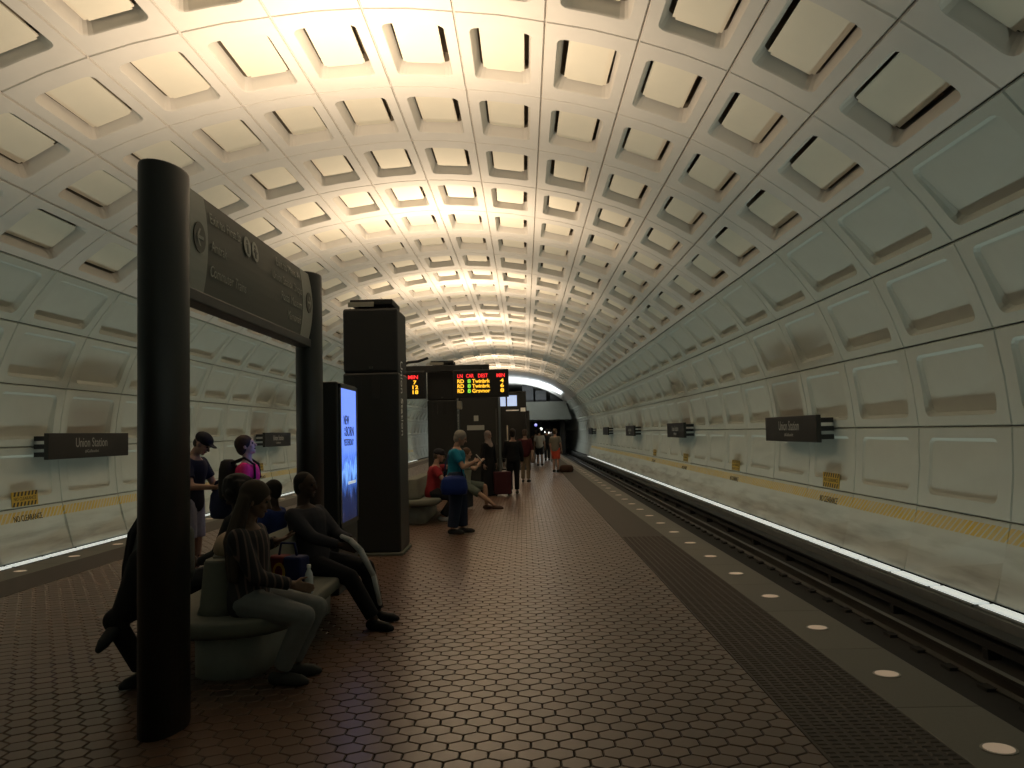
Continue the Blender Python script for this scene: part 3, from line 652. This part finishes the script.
def person(label, loc, face, s=1.0, seat=False, voxel=.009, pelvis=None, lean=0.0, head=(0, 0), hands=(None, None), feet=(None, None),
           knee=None, elbow=None, skin=(.30, .17, .115), shirt=(.1, .1, .1), sleeve='short', pants=(.03, .03, .035), leg='long', shoe=(.02, .02, .02),
           hair='short', haircol=(.02, .015, .012), dress=None, grp=None, curl=.35, wide=1.0, shirtmat=None, hem=-.10, hand_up=None, loose=1.0):
    fz = math.radians(face); t = thing('person', label, 'person', (loc[0], loc[1], 0), fz, grp)
    inv = (Matrix.Translation((loc[0], loc[1], 0)) @ Matrix.Rotation(fz, 4, 'Z')).inverted()
    Lc = lambda p: inv @ Vector(p)
    P = Vector((0, 0, (.445 / s + .085) if seat else .93)) * s
    if pelvis is not None: P = Lc(pelvis)
    up = Vector((math.sin(lean), 0, math.cos(lean))); f = Vector((math.cos(lean), 0, -math.sin(lean))); l = Vector((0, 1, 0))
    at = lambda a, b_, c: P + (up * a + f * b_ + l * c) * s
    N = at(.50, 0, 0)
    hp, hy = head
    Hm = Matrix.Rotation(hy, 3, 'Z') @ Matrix.Rotation(lean * .5 + hp, 3, 'Y')
    HC = N + (up * .06 * s) + Hm @ Vector((.025, 0, .125)) * s
    hd = lambda x, y, z: HC + Hm @ Vector((x, y, z)) * s
    sk = cm(skin, .6)
    # joints
    sh = [at(.435, 0, .175 * wide), at(.435, 0, -.175 * wide)]
    hip = [at(0, .01, .088), at(0, .01, -.088)]
    J = {}
    for i, sd in enumerate((1, -1)):
        tgt = Lc(hands[i]) if hands[i] is not None else (P + Vector((.30, .13 * sd, .10)) * s if seat else sh[i] + Vector((.07, .07 * sd, -.52)) * s)
        eh = elbow[i] if elbow and elbow[i] else (-.6, .7 * sd, -.5)
        e, w_ = two_bone(sh[i], tgt, .285 * s, .25 * s, eh)
        ft = Lc(feet[i]) if feet[i] is not None else (P + Vector((.42, .09 * sd, 0)) * s if seat else Vector((0, .09 * sd, 0)) * s)
        if feet[i] is None: ft = Vector((ft.x, ft.y, .085 * s))
        kh = knee[i] if knee and knee[i] else (.9, .12 * sd, .35 if seat else 0)
        k, a_ = two_bone(hip[i], ft, .425 * s, .415 * s, kh)
        J[i] = (e, w_, k, a_)
    def toe(i):
        k, a_ = J[i][2], J[i][3]; d = Vector((1, .15 * (1 - 2 * i), 0)).normalized()
        if a_.z > .16 * s: d = (d * .8 + (a_ - k).normalized() * .6).normalized()
        return d
    def torso(mb, g, t0, t1):
        secs = [(-.10, .095, .125), (-.04, .118, .160), (.03, .118, .165), (.12, .105, .145), (.24, .108, .145), (.36, .118, .170), (.43, .105, .172), (.475, .082, .125), (.51, .06, .075)]
        rings = []
        for z, a, b_ in secs:
            if t0 <= z <= t1:
                a, b_ = a * wide + g, b_ * wide + g; c = at(z, 0, 0)
                rings.append([c + (f * (a * math.cos(2 * PI * q / 18)) + l * (b_ * math.sin(2 * PI * q / 18))) * s for q in range(18)])
        mb.loft(rings)
    # body: one continuous surface
    mb = MB(); torso(mb, 0, -.2, .6)
    for i, sd in enumerate((1, -1)):
        e, w_, k, a_ = J[i]
        chain(mb, [at(.43, 0, .10 * sd), sh[i], e, w_], [.062 * s, .056 * s, .041 * s, .027 * s])
        chain(mb, [hip[i], hip[i].lerp(k, .5), k, k.lerp(a_, .35), a_], [.088 * s, .075 * s, .055 * s, .054 * s, .036 * s])
        d = toe(i); sole = Vector((0, 0, -.045)) * s
        if a_.z > .16 * s: sole = (a_ - k).normalized() * .045 * s
        chain(mb, [a_, a_ + sole - d * .035 * s], [.036 * s, .036 * s]); chain(mb, [a_ + sole, a_ + sole + d * .10 * s, a_ + sole * 1.2 + d * .165 * s], [.037 * s, .036 * s, .026 * s])
        # hand: palm, four fingers of different length, thumb from the side of the palm
        d = (w_ - e).normalized(); nrm = Vector((0, -sd, -.35)); nrm = (nrm - d * nrm.dot(d)).normalized()
        if hand_up and hand_up[i]: nrm = Vector(hand_up[i]); nrm = (nrm - d * nrm.dot(d)).normalized()
        sdv = d.cross(nrm).normalized() * sd; hs = s
        if sdv.dot(Vector((.3, 0, 1))) < 0: sdv = -sdv
        for q in (-.024, -.008, .008, .024): chain(mb, [w_ + sdv * q * .6 * hs, w_ + d * .085 * hs + sdv * q * hs], [.016 * hs, .013 * hs], 8)
        for q, ln in ((-.027, .058), (-.009, .072), (.009, .078), (.027, .070)):
            p0 = w_ + d * .082 * hs + sdv * q * hs; cu = curl; pts = [p0]; dd = d
            for fr in (.45, .32, .26):
                dd = (dd * math.cos(cu) + nrm * math.sin(cu)).normalized(); pts.append(pts[-1] + dd * ln * fr * hs)
            chain(mb, pts, [.0095 * hs, .009 * hs, .0085 * hs, .0075 * hs], 8)
        p0 = w_ + d * .025 * hs + sdv * .022 * hs; td = (d * .62 + sdv * .7 + nrm * .25).normalized()
        p1 = p0 + td * .042 * hs; td2 = (d * .85 + sdv * .35 + nrm * .35).normalized()
        chain(mb, [p0, p1, p1 + td2 * .03 * hs, p1 + td2 * .052 * hs], [.014 * hs, .011 * hs, .010 * hs, .008 * hs], 8)
    chain(mb, [N - up * .03 * s, N + up * .04 * s, hd(-.012, 0, -.06)], [.062 * s, .054 * s, .052 * s])
    M3 = Hm
    mb.ball(HC + Hm @ Vector((-.008, 0, .022)) * s, (.098 * s, .076 * s, .096 * s), 16, 12, 0, M3)
    mb.ball(hd(.022, 0, -.035), (.068 * s, .060 * s, .078 * s), 14, 10, 0, M3)
    mb.ball(hd(.062, 0, -.088), (.024 * s, .028 * s, .022 * s), 10, 8, 0, M3)                       # chin
    mb.ball(hd(.078, 0, .032), (.016 * s, .048 * s, .012 * s), 10, 6, 0, M3)                        # brow
    chain(mb, [hd(.084, 0, .018), hd(.108, 0, -.024)], [.009 * s, .014 * s], 8)                     # nose
    for sd in (1, -1):
        mb.ball(hd(-.005, .076 * sd, -.008), (.018 * s, .010 * s, .032 * s), 8, 6, 0, M3)
        mb.ball(hd(.062, .038 * sd, -.022), (.022 * s, .020 * s, .018 * s), 8, 6, 0, M3)            # cheek
    smooth_mesh(mb, 'body', sk, voxel * max(s, .85), 3, t)
    for sd in (1, -1):
        mb = MB(); mb.ball(hd(.082, .030 * sd, .010), (.010 * s, .014 * s, .009 * s), 8, 6, 0, M3); mb.obj('eye', M['eye'], t)
    mb = MB(); mb.ball(hd(.083, 0, -.056), (.012 * s, .024 * s, .008 * s), 10, 6, 0, M3); mb.obj('mouth', M['lip'], t)
    vx = max(.013, voxel * 1.2)
    # trousers, shorts
    if pants is not None and dress is None:
        mb = MB(); torso(mb, .016, -.2, .13)
        for i in (0, 1):
            e, w_, k, a_ = J[i]; dn = (a_ - k)
            q_ = s * loose
            if leg == 'long': chain(mb, [hip[i], hip[i].lerp(k, .5), k, k + dn * .5], [.108 * q_, .094 * q_, .074 * q_, .068 * q_]); mb.tube([k + dn * .5, k + dn * .93], [.068 * q_, .064 * q_], 12)
            else: chain(mb, [hip[i], hip[i].lerp(k, .6)], [.108 * s, .098 * s]); mb.tube([hip[i].lerp(k, .6), k + (hip[i] - k) * .06], [.098 * s, .092 * s], 12)
        smooth_mesh(mb, 'trousers' if leg == 'long' else 'shorts', cm(pants), vx, 4, t)
    # shirt or dress
    mb = MB(); torso(mb, .022, (hem if dress is None else -.2), .48)
    for i, sd in enumerate((1, -1)):
        e, w_, k, a_ = J[i]
        chain(mb, [at(.425, 0, .11 * sd), sh[i]], [.074 * s, .070 * s])
        if sleeve == 'long': chain(mb, [sh[i], e], [.070 * s, .058 * s]); mb.tube([e, e.lerp(w_, .93)], [.057 * s, .043 * s], 12)
        elif sleeve == 'short': mb.tube([sh[i], sh[i].lerp(e, .68)], [.069 * s, .066 * s], 12)
    if dress is not None:
        for a in range(3):
            pass
        c0 = at(.02, 0, 0); rings = []
        for z, r1, r2 in ((.10, .12, .155), (0, .15, .19), (-.35, .19, .22), (-.75, .22, .26), (-.88, .235, .275)):
            c = P + Vector((0, 0, z)) * s; rings.append([c + Vector((r1 * math.cos(2 * PI * q / 18), r2 * math.sin(2 * PI * q / 18), 0)) * s for q in range(18)])
        mb.loft(rings)
    smooth_mesh(mb, 'dress' if dress is not None else 'shirt', shirtmat or cm(dress if dress is not None else shirt), vx, 4, t)
    # shoes
    for i in (0, 1):
        e, w_, k, a_ = J[i]; d = toe(i); sole = Vector((0, 0, -.045)) * s
        if a_.z > .16 * s: sole = (a_ - k).normalized() * .045 * s
        mb = MB(); chain(mb, [a_ + sole - d * .045 * s, a_ + sole + d * .06 * s, a_ + sole * 1.1 + d * .14 * s, a_ + sole * 1.25 + d * .185 * s], [.044 * s, .045 * s, .040 * s, .026 * s]); mb.tube([a_ + sole, a_ + sole * -.1], [.045 * s, .044 * s], 12)
        smooth_mesh(mb, 'shoe', cm(shoe, .6), .011, 2, t)
    # hair
    hm = cm(haircol, .7); mb = MB()
    if hair in ('short', 'bob', 'long', 'braids', 'curly', 'cropped'):
        g = {'cropped': .004, 'curly': .05}.get(hair, .016)
        mb.ball(hd(-.022, 0, .035), ((.092 + g) * s, (.075 + g) * s, (.088 + g) * s), 16, 12, 0, M3)
        mb.ball(hd(-.050, 0, -.01), ((.058 + g) * s, (.066 + g) * s, (.080 + g * .7) * s), 14, 10, 0, M3)
        if hair == 'bob':
            for sd in (1, -1): mb.ball(hd(-.02, .068 * sd, -.03), (.055 * s, .022 * s, .085 * s), 10, 8, 0, M3)
        if hair == 'long':
            for q in range(9):
                a = -1.25 + 2.5 * q / 8; p = hd(-.02 - .07 * math.cos(a), .085 * math.sin(a), 0); e_ = at(.16, -.13 * math.cos(a) + .02, .19 * math.sin(a))
                mm = at(.40, -.14 * math.cos(a) + .015, .135 * math.sin(a)); chain(mb, [p, mm, e_], [.034 * s, .040 * s, .022 * s], 8)
        if hair == 'curly':
            rr = random.Random(5)
            for q in range(40):
                a, b_ = rr.uniform(0, 2 * PI), rr.uniform(-.5, 1.2); v = Vector((math.cos(a) * math.cos(b_), math.sin(a) * math.cos(b_), math.sin(b_)))
                if v.x > .55 and v.z < .5: continue
                mb.ball(HC + Hm @ (v * .125 + Vector((-.02, 0, .02))) * s, .035 * s, 8, 6)
        smooth_mesh(mb, 'hair', hm, .011, 2, t)
        if hair == 'braids':
            mb = MB(); rr = random.Random(4)
            for q in range(22):
                a = -2.1 + 2.6 * q / 21; p = hd(-.05 * math.cos(a) + .0, .08 * math.sin(a), -.01); R_ = .19 + .05 * rr.random()
                m1 = at(.44, -R_ * .7 * math.cos(a) + .02, R_ * math.sin(a)); m2 = at(.20, -R_ * .8 * math.cos(a) + .04, (R_ + .03) * math.sin(a)); e_ = at(-.02 + .08 * rr.random(), -R_ * .8 * math.cos(a) + .05, (R_ + .04) * math.sin(a))
                mb.tube([p, m1, m2, e_], [.020 * s, .020 * s, .015 * s, .005 * s], 6)
            o = mb.obj('braids', hm, t); o['kind'] = 'stuff'
    elif hair == 'cap':
        mb.ball(hd(-.045, 0, -.01), (.062 * s, .070 * s, .070 * s), 14, 10, 0, M3); smooth_mesh(mb, 'hair', hm, .011, 2, t)
        mb = MB(); mb.ball(hd(-.008, 0, .058), (.112 * s, .090 * s, .078 * s), 16, 12, 0, M3); mb.ball(hd(.115, 0, .045), (.062 * s, .065 * s, .010 * s), 12, 6, 0, M3)
        smooth_mesh(mb, 'cap', cm((.016, .016, .020)), .010, 2, t)
    elif hair == 'scarf':
        mb.ball(hd(-.022, 0, .03), (.108 * s, .092 * s, .108 * s), 16, 12, 0, M3); mb.ball(hd(-.03, 0, -.06), (.085 * s, .088 * s, .10 * s), 14, 10, 0, M3)
        chain(mb, [hd(-.01, 0, -.12), at(.42, .02, 0)], [.085 * s, .13 * s]); smooth_mesh(mb, 'headscarf', cm(haircol), .012, 2, t)
    return t, dict(P=P, N=N, HC=HC, J=J, sh=sh, s=s, at=at, inv=inv)
def tube_thing(name, label, cat, parts, loc=(0, 0, 0)):
    t = thing(name, label, cat, loc)
    for nm, pts, rad, m in parts:
        mb = MB(); chain(mb, [Vector(p) - Vector(loc) for p in pts], rad, 8) if hasattr(rad, '__len__') else mb.tube([Vector(p) - Vector(loc) for p in pts], rad, 8); mb.obj(nm, m, t)
    return t
# striped blouse: woven stripes in the cloth itself
def striped():
    m = mat('striped_cloth', (.02, .015, .017), .85); nt = m.node_tree; b = nt.nodes['Principled BSDF']
    tc = nt.nodes.new('ShaderNodeTexCoord'); wv = nt.nodes.new('ShaderNodeTexWave'); wv.inputs['Scale'].default_value = 9; wv.inputs['Distortion'].default_value = 1.2; wv.bands_direction = 'DIAGONAL'
    mp = nt.nodes.new('ShaderNodeMapping'); mp.inputs['Scale'].default_value = (1, 1, .12); nt.links.new(tc.outputs['Object'], mp.inputs[0]); nt.links.new(mp.outputs[0], wv.inputs['Vector'])
    cr = nt.nodes.new('ShaderNodeValToRGB'); e = cr.color_ramp.elements; e[0].position = .78; e[0].color = (.014, .011, .013, 1); e[1].position = .9; e[1].color = (.11, .07, .06, 1)
    nt.links.new(wv.outputs[0], cr.inputs[0]); nt.links.new(cr.outputs[0], b.inputs['Base Color']); return m
DK = (.055, .032, .022)      # dark skin
# group around the front bench
person('person in a dark striped blouse with long brown hair on the front bench', (-1.85, 5.70), -4, .98, True, .007, lean=-.02, head=(.30, .1), hands=((-1.74, 5.98, .88), (-1.55, 5.66, .63)),
       feet=((-1.60, 5.80, .085), (-1.62, 5.60, .085)), elbow=((-.3, .9, -.6), None), skin=(.16, .095, .065), shirtmat=striped(), sleeve='long', pants=(.17, .17, .165), shoe=(.05, .045, .04), hair='long', haircol=(.045, .03, .02), curl=.12, hand_up=((.3, -.3, .9), None), hem=-.10)
person('person with white strap over the knee sitting at the far end of front bench', (-1.82, 7.32), -22, .97, True, .008, lean=-.20, head=(.12, .1), hands=((-1.49, 7.26, .72), (-1.54, 7.08, .70)),
       feet=((-1.30, 7.42, .085), (-1.27, 7.10, .085)), skin=DK, shirt=(.032, .031, .038), sleeve='long', pants=(.012, .012, .014), shoe=(.012, .012, .012), hair='cropped', wide=1.08)
person('child in a navy blue shirt seated with back turned on the front bench', (-2.36, 7.95), 172, .86, True, .009, lean=-.03, skin=DK, shirt=(.016, .03, .13), pants=(.03, .03, .035), hair='cropped')
person('person with long black braids and crossed legs behind the front sign post', (-2.54, 5.95), 258, .97, True, .008, lean=-.02, hands=((-2.50, 5.66, .72), (-2.58, 5.68, .70)),
       feet=((-2.66, 5.56, .44), (-2.55, 5.68, .085)), knee=((1, -.2, .6), None), skin=DK, shirt=(.13, .135, .13), sleeve='long', pants=(.014, .013, .013), hair='braids', haircol=(.010, .009, .009))
person('person with big dark curly hair facing away on the front bench', (-2.36, 7.0), 178, .93, True, .009, skin=DK, shirt=(.02, .02, .022), sleeve='long', hair='curly', haircol=(.014, .012, .011))
# standing on the left side
person('standing person in navy shirt and black cap looking down into a bag', (-3.70, 9.4), -8, .985, False, .008, lean=.10, head=(.55, 0), hands=((-3.34, 9.45, 1.10), (-3.36, 9.22, 1.08)),
       skin=(.36, .22, .16), shirt=(.012, .014, .032), sleeve='short', pants=(.30, .31, .42), leg='shorts', shoe=(.2, .2, .2), hair='cap', haircol=(.05, .04, .035), curl=.7)
person('standing person in a bright pink shirt looking up at the lit poster', (-3.00, 9.20), 5, .94, False, .008, head=(-.28, 0), skin=(.50, .33, .27), shirt=(.72, .03, .16), sleeve='short', pants=(.05, .05, .07), hair='short', haircol=(.045, .028, .02))
# beyond the column
person('grey haired person in a teal shirt standing and reading a phone', (-1.11, 13.68), -4, .955, False, .009, lean=.05, head=(.35, 0), hands=((-.84, 13.78, 1.10), (-.80, 13.58, 1.15)),
       skin=(.32, .20, .145), shirt=(.012, .17, .26), pants=(.018, .026, .05), shoe=(.03, .03, .03), hair='short', haircol=(.22, .20, .17), curl=.8, hem=-.2, wide=1.12, loose=1.45, feet=((-1.02, 13.75, .085), (-1.17, 13.60, .085)))
person('person in a red shirt and cap seated on the second bench', (-1.72, 15.75), 5, 1.0, True, .010, lean=.16, head=(.15, 0), hands=((-1.30, 15.92, 1.10), (-1.34, 15.62, .88)),
       feet=((-1.56, 15.85, .085), (-1.50, 15.60, .085)), skin=(.30, .18, .13), shirt=(.22, .018, .025), pants=(.014, .014, .016), shoe=(.35, .35, .34), hair='cap', haircol=(.05, .035, .025))
person('dark dressed person on the far side of the second bench', (-2.40, 15.9), 180, 1.0, True, .011, skin=DK, shirt=(.014, .014, .015), sleeve='long')
person('person in pale top sitting on a suitcase with one leg stretched out', (-1.28, 18.0), -14, .95, True, .010, lean=.08, feet=((-.82, 18.0, .085), (-.62, 17.75, .085)), skin=(.32, .20, .145),
       shirt=(.30, .32, .26), pants=(.10, .12, .10), leg='shorts', shoe=(.07, .04, .03), hair='long', haircol=(.07, .04, .025), hands=((-.95, 18.1, 1.02), (-.92, 17.9, 1.0)))
person('person in a long black dress and pale headscarf beside a maroon suitcase', (-.93, 21.7), -40, .95, False, .011, dress=(.010, .010, .011), sleeve='long', skin=(.30, .19, .15), hair='scarf', haircol=(.26, .20, .18), pants=None)
person('tall person dressed all in black seen from behind among the travellers', (-.30, 22.2), 95, .97, False, .011, shirt=(.010, .010, .011), sleeve='long', pants=(.010, .010, .011), shoe=(.06, .05, .04), skin=(.25, .16, .12), hair='short')
person('person in maroon top and khaki trousers behind the person in black', (.02, 27.2), 80, .97, False, .012, shirt=(.05, .010, .013), sleeve='long', pants=(.16, .12, .08), skin=(.25, .16, .12), hair='bob', haircol=(.06, .04, .03))
person('far person in white shirt and black shorts walking away', (.70, 39.5), 88, 1.0, False, .014, shirt=(.38, .38, .36), pants=(.014, .014, .016), leg='shorts', skin=(.35, .22, .16), feet=((.62, 39.65, .085), (.80, 39.25, .085)))
person('far person in orange shorts standing by a bag near the platform edge', (1.22, 33.6), 60, .98, False, .013, shirt=(.16, .15, .12), pants=(.55, .085, .05), leg='shorts', skin=(.36, .22, .16), hair='short', haircol=(.08, .05, .03))
person('distant person in dark clothes just right of the white shirt', (1.25, 47), 90, 1.0, False, .015, shirt=(.02, .02, .024), sleeve='long')
person('distant person in brown jacket left of the white shirt', (.62, 45.5), 90, .97, False, .015, shirt=(.07, .04, .025), sleeve='long')
person('most distant person in a grey top near the end of the platform', (1.9, 62), 90, 1.0, False, .016, shirt=(.12, .12, .12), sleeve='long')

# ------------------------------------------------------------------ bags and small things people carry
def bag(name, label, loc, rz, dims, m, parts=()):
    t = thing(name, label, 'bag', loc, math.radians(rz)); a, b, c = dims
    mb = MB(); mb.loft([[(x * k, y * k, z) for x, y in ell(0, 0, a / 2, b / 2, 20)] for z, k in ((0, .80), (c * .06, .95), (c * .35, 1.03), (c * .75, .95), (c * .95, .75), (c, .4))]); mb.obj('bag_body', m, t); return t
navy = cm((.016, .02, .055), .7)
t = bag('duffel_bag', 'navy duffel bag held open by the person in the black cap', (-3.26, 9.30, .74), 10, (.36, .26, .34), navy)
for dy in (-.06, .06):
    mb = MB(); mb.tube([(-.14, dy, .30), (-.10, dy, .40), (0, dy, .44), (.08, dy, .40), (.13, dy, .30)], .012, 6); mb.obj('handle', navy, t)
t = bag('backpack', 'dark backpack worn by the person in the pink shirt', (-3.20, 9.18, .96), 5, (.20, .28, .42), cm((.018, .016, .014), .8))
for dy in (-.10, .10):
    mb = MB(); mb.tube([(.06, dy, .08), (.20, dy * 1.35, .10), (.31, dy * 1.2, .22), (.30, dy, .36), (.19, dy * .95, .435), (.05, dy * .8, .38)], .014, 6); mb.obj('shoulder_strap', cm((.018, .016, .014), .8), t)
t = bag('handbag', 'royal blue handbag hanging at the side of the teal shirted person', (-1.12, 13.46, .64), 4, (.42, .13, .30), cm((.012, .03, .16), .5))
mb = MB(); mb.tube([(-.15, .0, .26), (-.13, .02, .50), (-.03, .16, .735), (.10, .05, .50), (.14, .0, .26)], .012, 6); mb.obj('bag_strap', cm((.012, .02, .08), .6), t)
t = thing('phone', 'small phone held by the grey haired person', 'phone', (-.73, 13.68, 1.20), math.radians(-5))
mb = MB(); mb.box(-.006, .006, -.04, .04, -.075, .075, bev=.003, M=Matrix.Rotation(-.7, 4, 'Y')); mb.obj('phone_body', M['ring'], t)
t = thing('crest_bag', 'red and blue bag with a yellow crest on the front bench', 'bag', (-1.80, 6.45, .445), math.radians(-20))
mb = MB(); mb.box(-.15, .0, -.07, .07, 0, .27, bev=.02); mb.obj('red_half', cm((.12, .012, .015), .7), t)
mb = MB(); mb.box(.0, .15, -.07, .07, 0, .27, bev=.02); mb.obj('blue_half', cm((.012, .018, .075), .7), t)
mb = MB(); mb.loft([[(x, -.071, z) for x, z in ell(-.03, .15, .055, .075, 16)], [(x, -.075, z) for x, z in ell(-.03, .15, .055, .075, 16)]], 0, True, False); mb.obj('yellow_crest', cm((.45, .27, .03), .6), t)
mb = MB(); mb.loft([[(x, -.075, z) for x, z in ell(-.03, .155, .032, .048, 16)], [(x, -.078, z) for x, z in ell(-.03, .155, .032, .048, 16)]], 0, True, False); mb.obj('crest_centre', cm((.14, .012, .015), .7), t)
mb = MB(); mb.tube([(-.08, 0, .26), (-.06, 0, .36), (.06, 0, .36), (.08, 0, .26)], .01, 6); mb.obj('handle', cm((.012, .018, .075), .7), t)
t = thing('water_bottle', 'clear water bottle standing beside the red and blue bag', 'bottle', (-1.62, 6.36, .445))
mb = MB(); mb.loft([[(x, y, z) for x, y in ell(0, 0, r, r, 14)] for z, r in ((0, .028), (.01, .032), (.12, .032), (.15, .026), (.175, .013), (.19, .013))]); mb.obj('bottle_body', mat('bottle_plastic', (.55, .58, .6), .15), t)
mb = MB(); mb.prism(ell(0, 0, .015, .015, 12), .19, .21); mb.obj('cap', M['white'], t)
t = thing('tan_bag', 'tan slouchy bag resting on the top of the bench backrest', 'bag', (-2.06, 5.92, .80), .3)
mb = MB(); mb.loft([[(x, y, z) for x, y in ell(0, 0, .10 * k, .17 * k, 18)] for z, k in ((0, .9), (.03, 1.05), (.08, 1.0), (.13, .75), (.155, .35))]); mb.obj('bag_body', cm((.30, .22, .15), .8), t)
mb = MB(); mb.box(-.10, .10, -.15, .15, .0, .012); mb.obj('flat_base', cm((.25, .22, .18), .8), t)
tube_thing('white_strap', 'white strap hanging from the hands over the knee of bench sitter', 'strap', [('webbing', [(-1.53, 7.10, .77), (-1.45, 7.06, .74), (-1.36, 7.02, .66), (-1.25, 6.985, .46), (-1.20, 6.97, .24)], [.020, .026, .026, .022, .018], cm((.42, .42, .42), .8))], (-1.4, 7.4, 0))
def suitcase(label, loc, rz, dims, col):
    t = thing('suitcase', label, 'suitcase', loc, math.radians(rz)); a, b, c = dims
    mb = MB(); mb.box(-a / 2, a / 2, -b / 2, b / 2, .05, c, bev=.03); mb.obj('shell', cm(col, .6), t)
    for x in (-a * .35, a * .35):
        mb = MB(); mb.tube([(x, -.02, .025), (x, .02, .025)], .025, 10); mb.obj('wheel', M['black'], t)
    mb = MB(); mb.tube([(-a * .25, 0, c), (-a * .25, 0, c + .32), (a * .25, 0, c + .32), (a * .25, 0, c)], .010, 6); mb.obj('handle', M['rail'], t)
    return t
suitcase('maroon suitcase standing in front of the person in the black dress', (-.58, 21.6, 0), 10, (.44, .26, .62), (.05, .012, .016))
t = suitcase('low dark suitcase used as a seat beyond the second bench', (-1.33, 18.0, 0), 80, (.5, .36, .44), (.03, .03, .035))
bag('floor_bag', 'dark bag lying on the paving by the person in orange shorts', (1.62, 33.4, 0), 0, (.55, .35, .28), cm((.06, .03, .02), .8))
bag('tote_bag', 'light tote bag at the hip of the person in maroon', (.26, 27.0, .62), 0, (.14, .34, .40), cm((.20, .14, .11), .8))
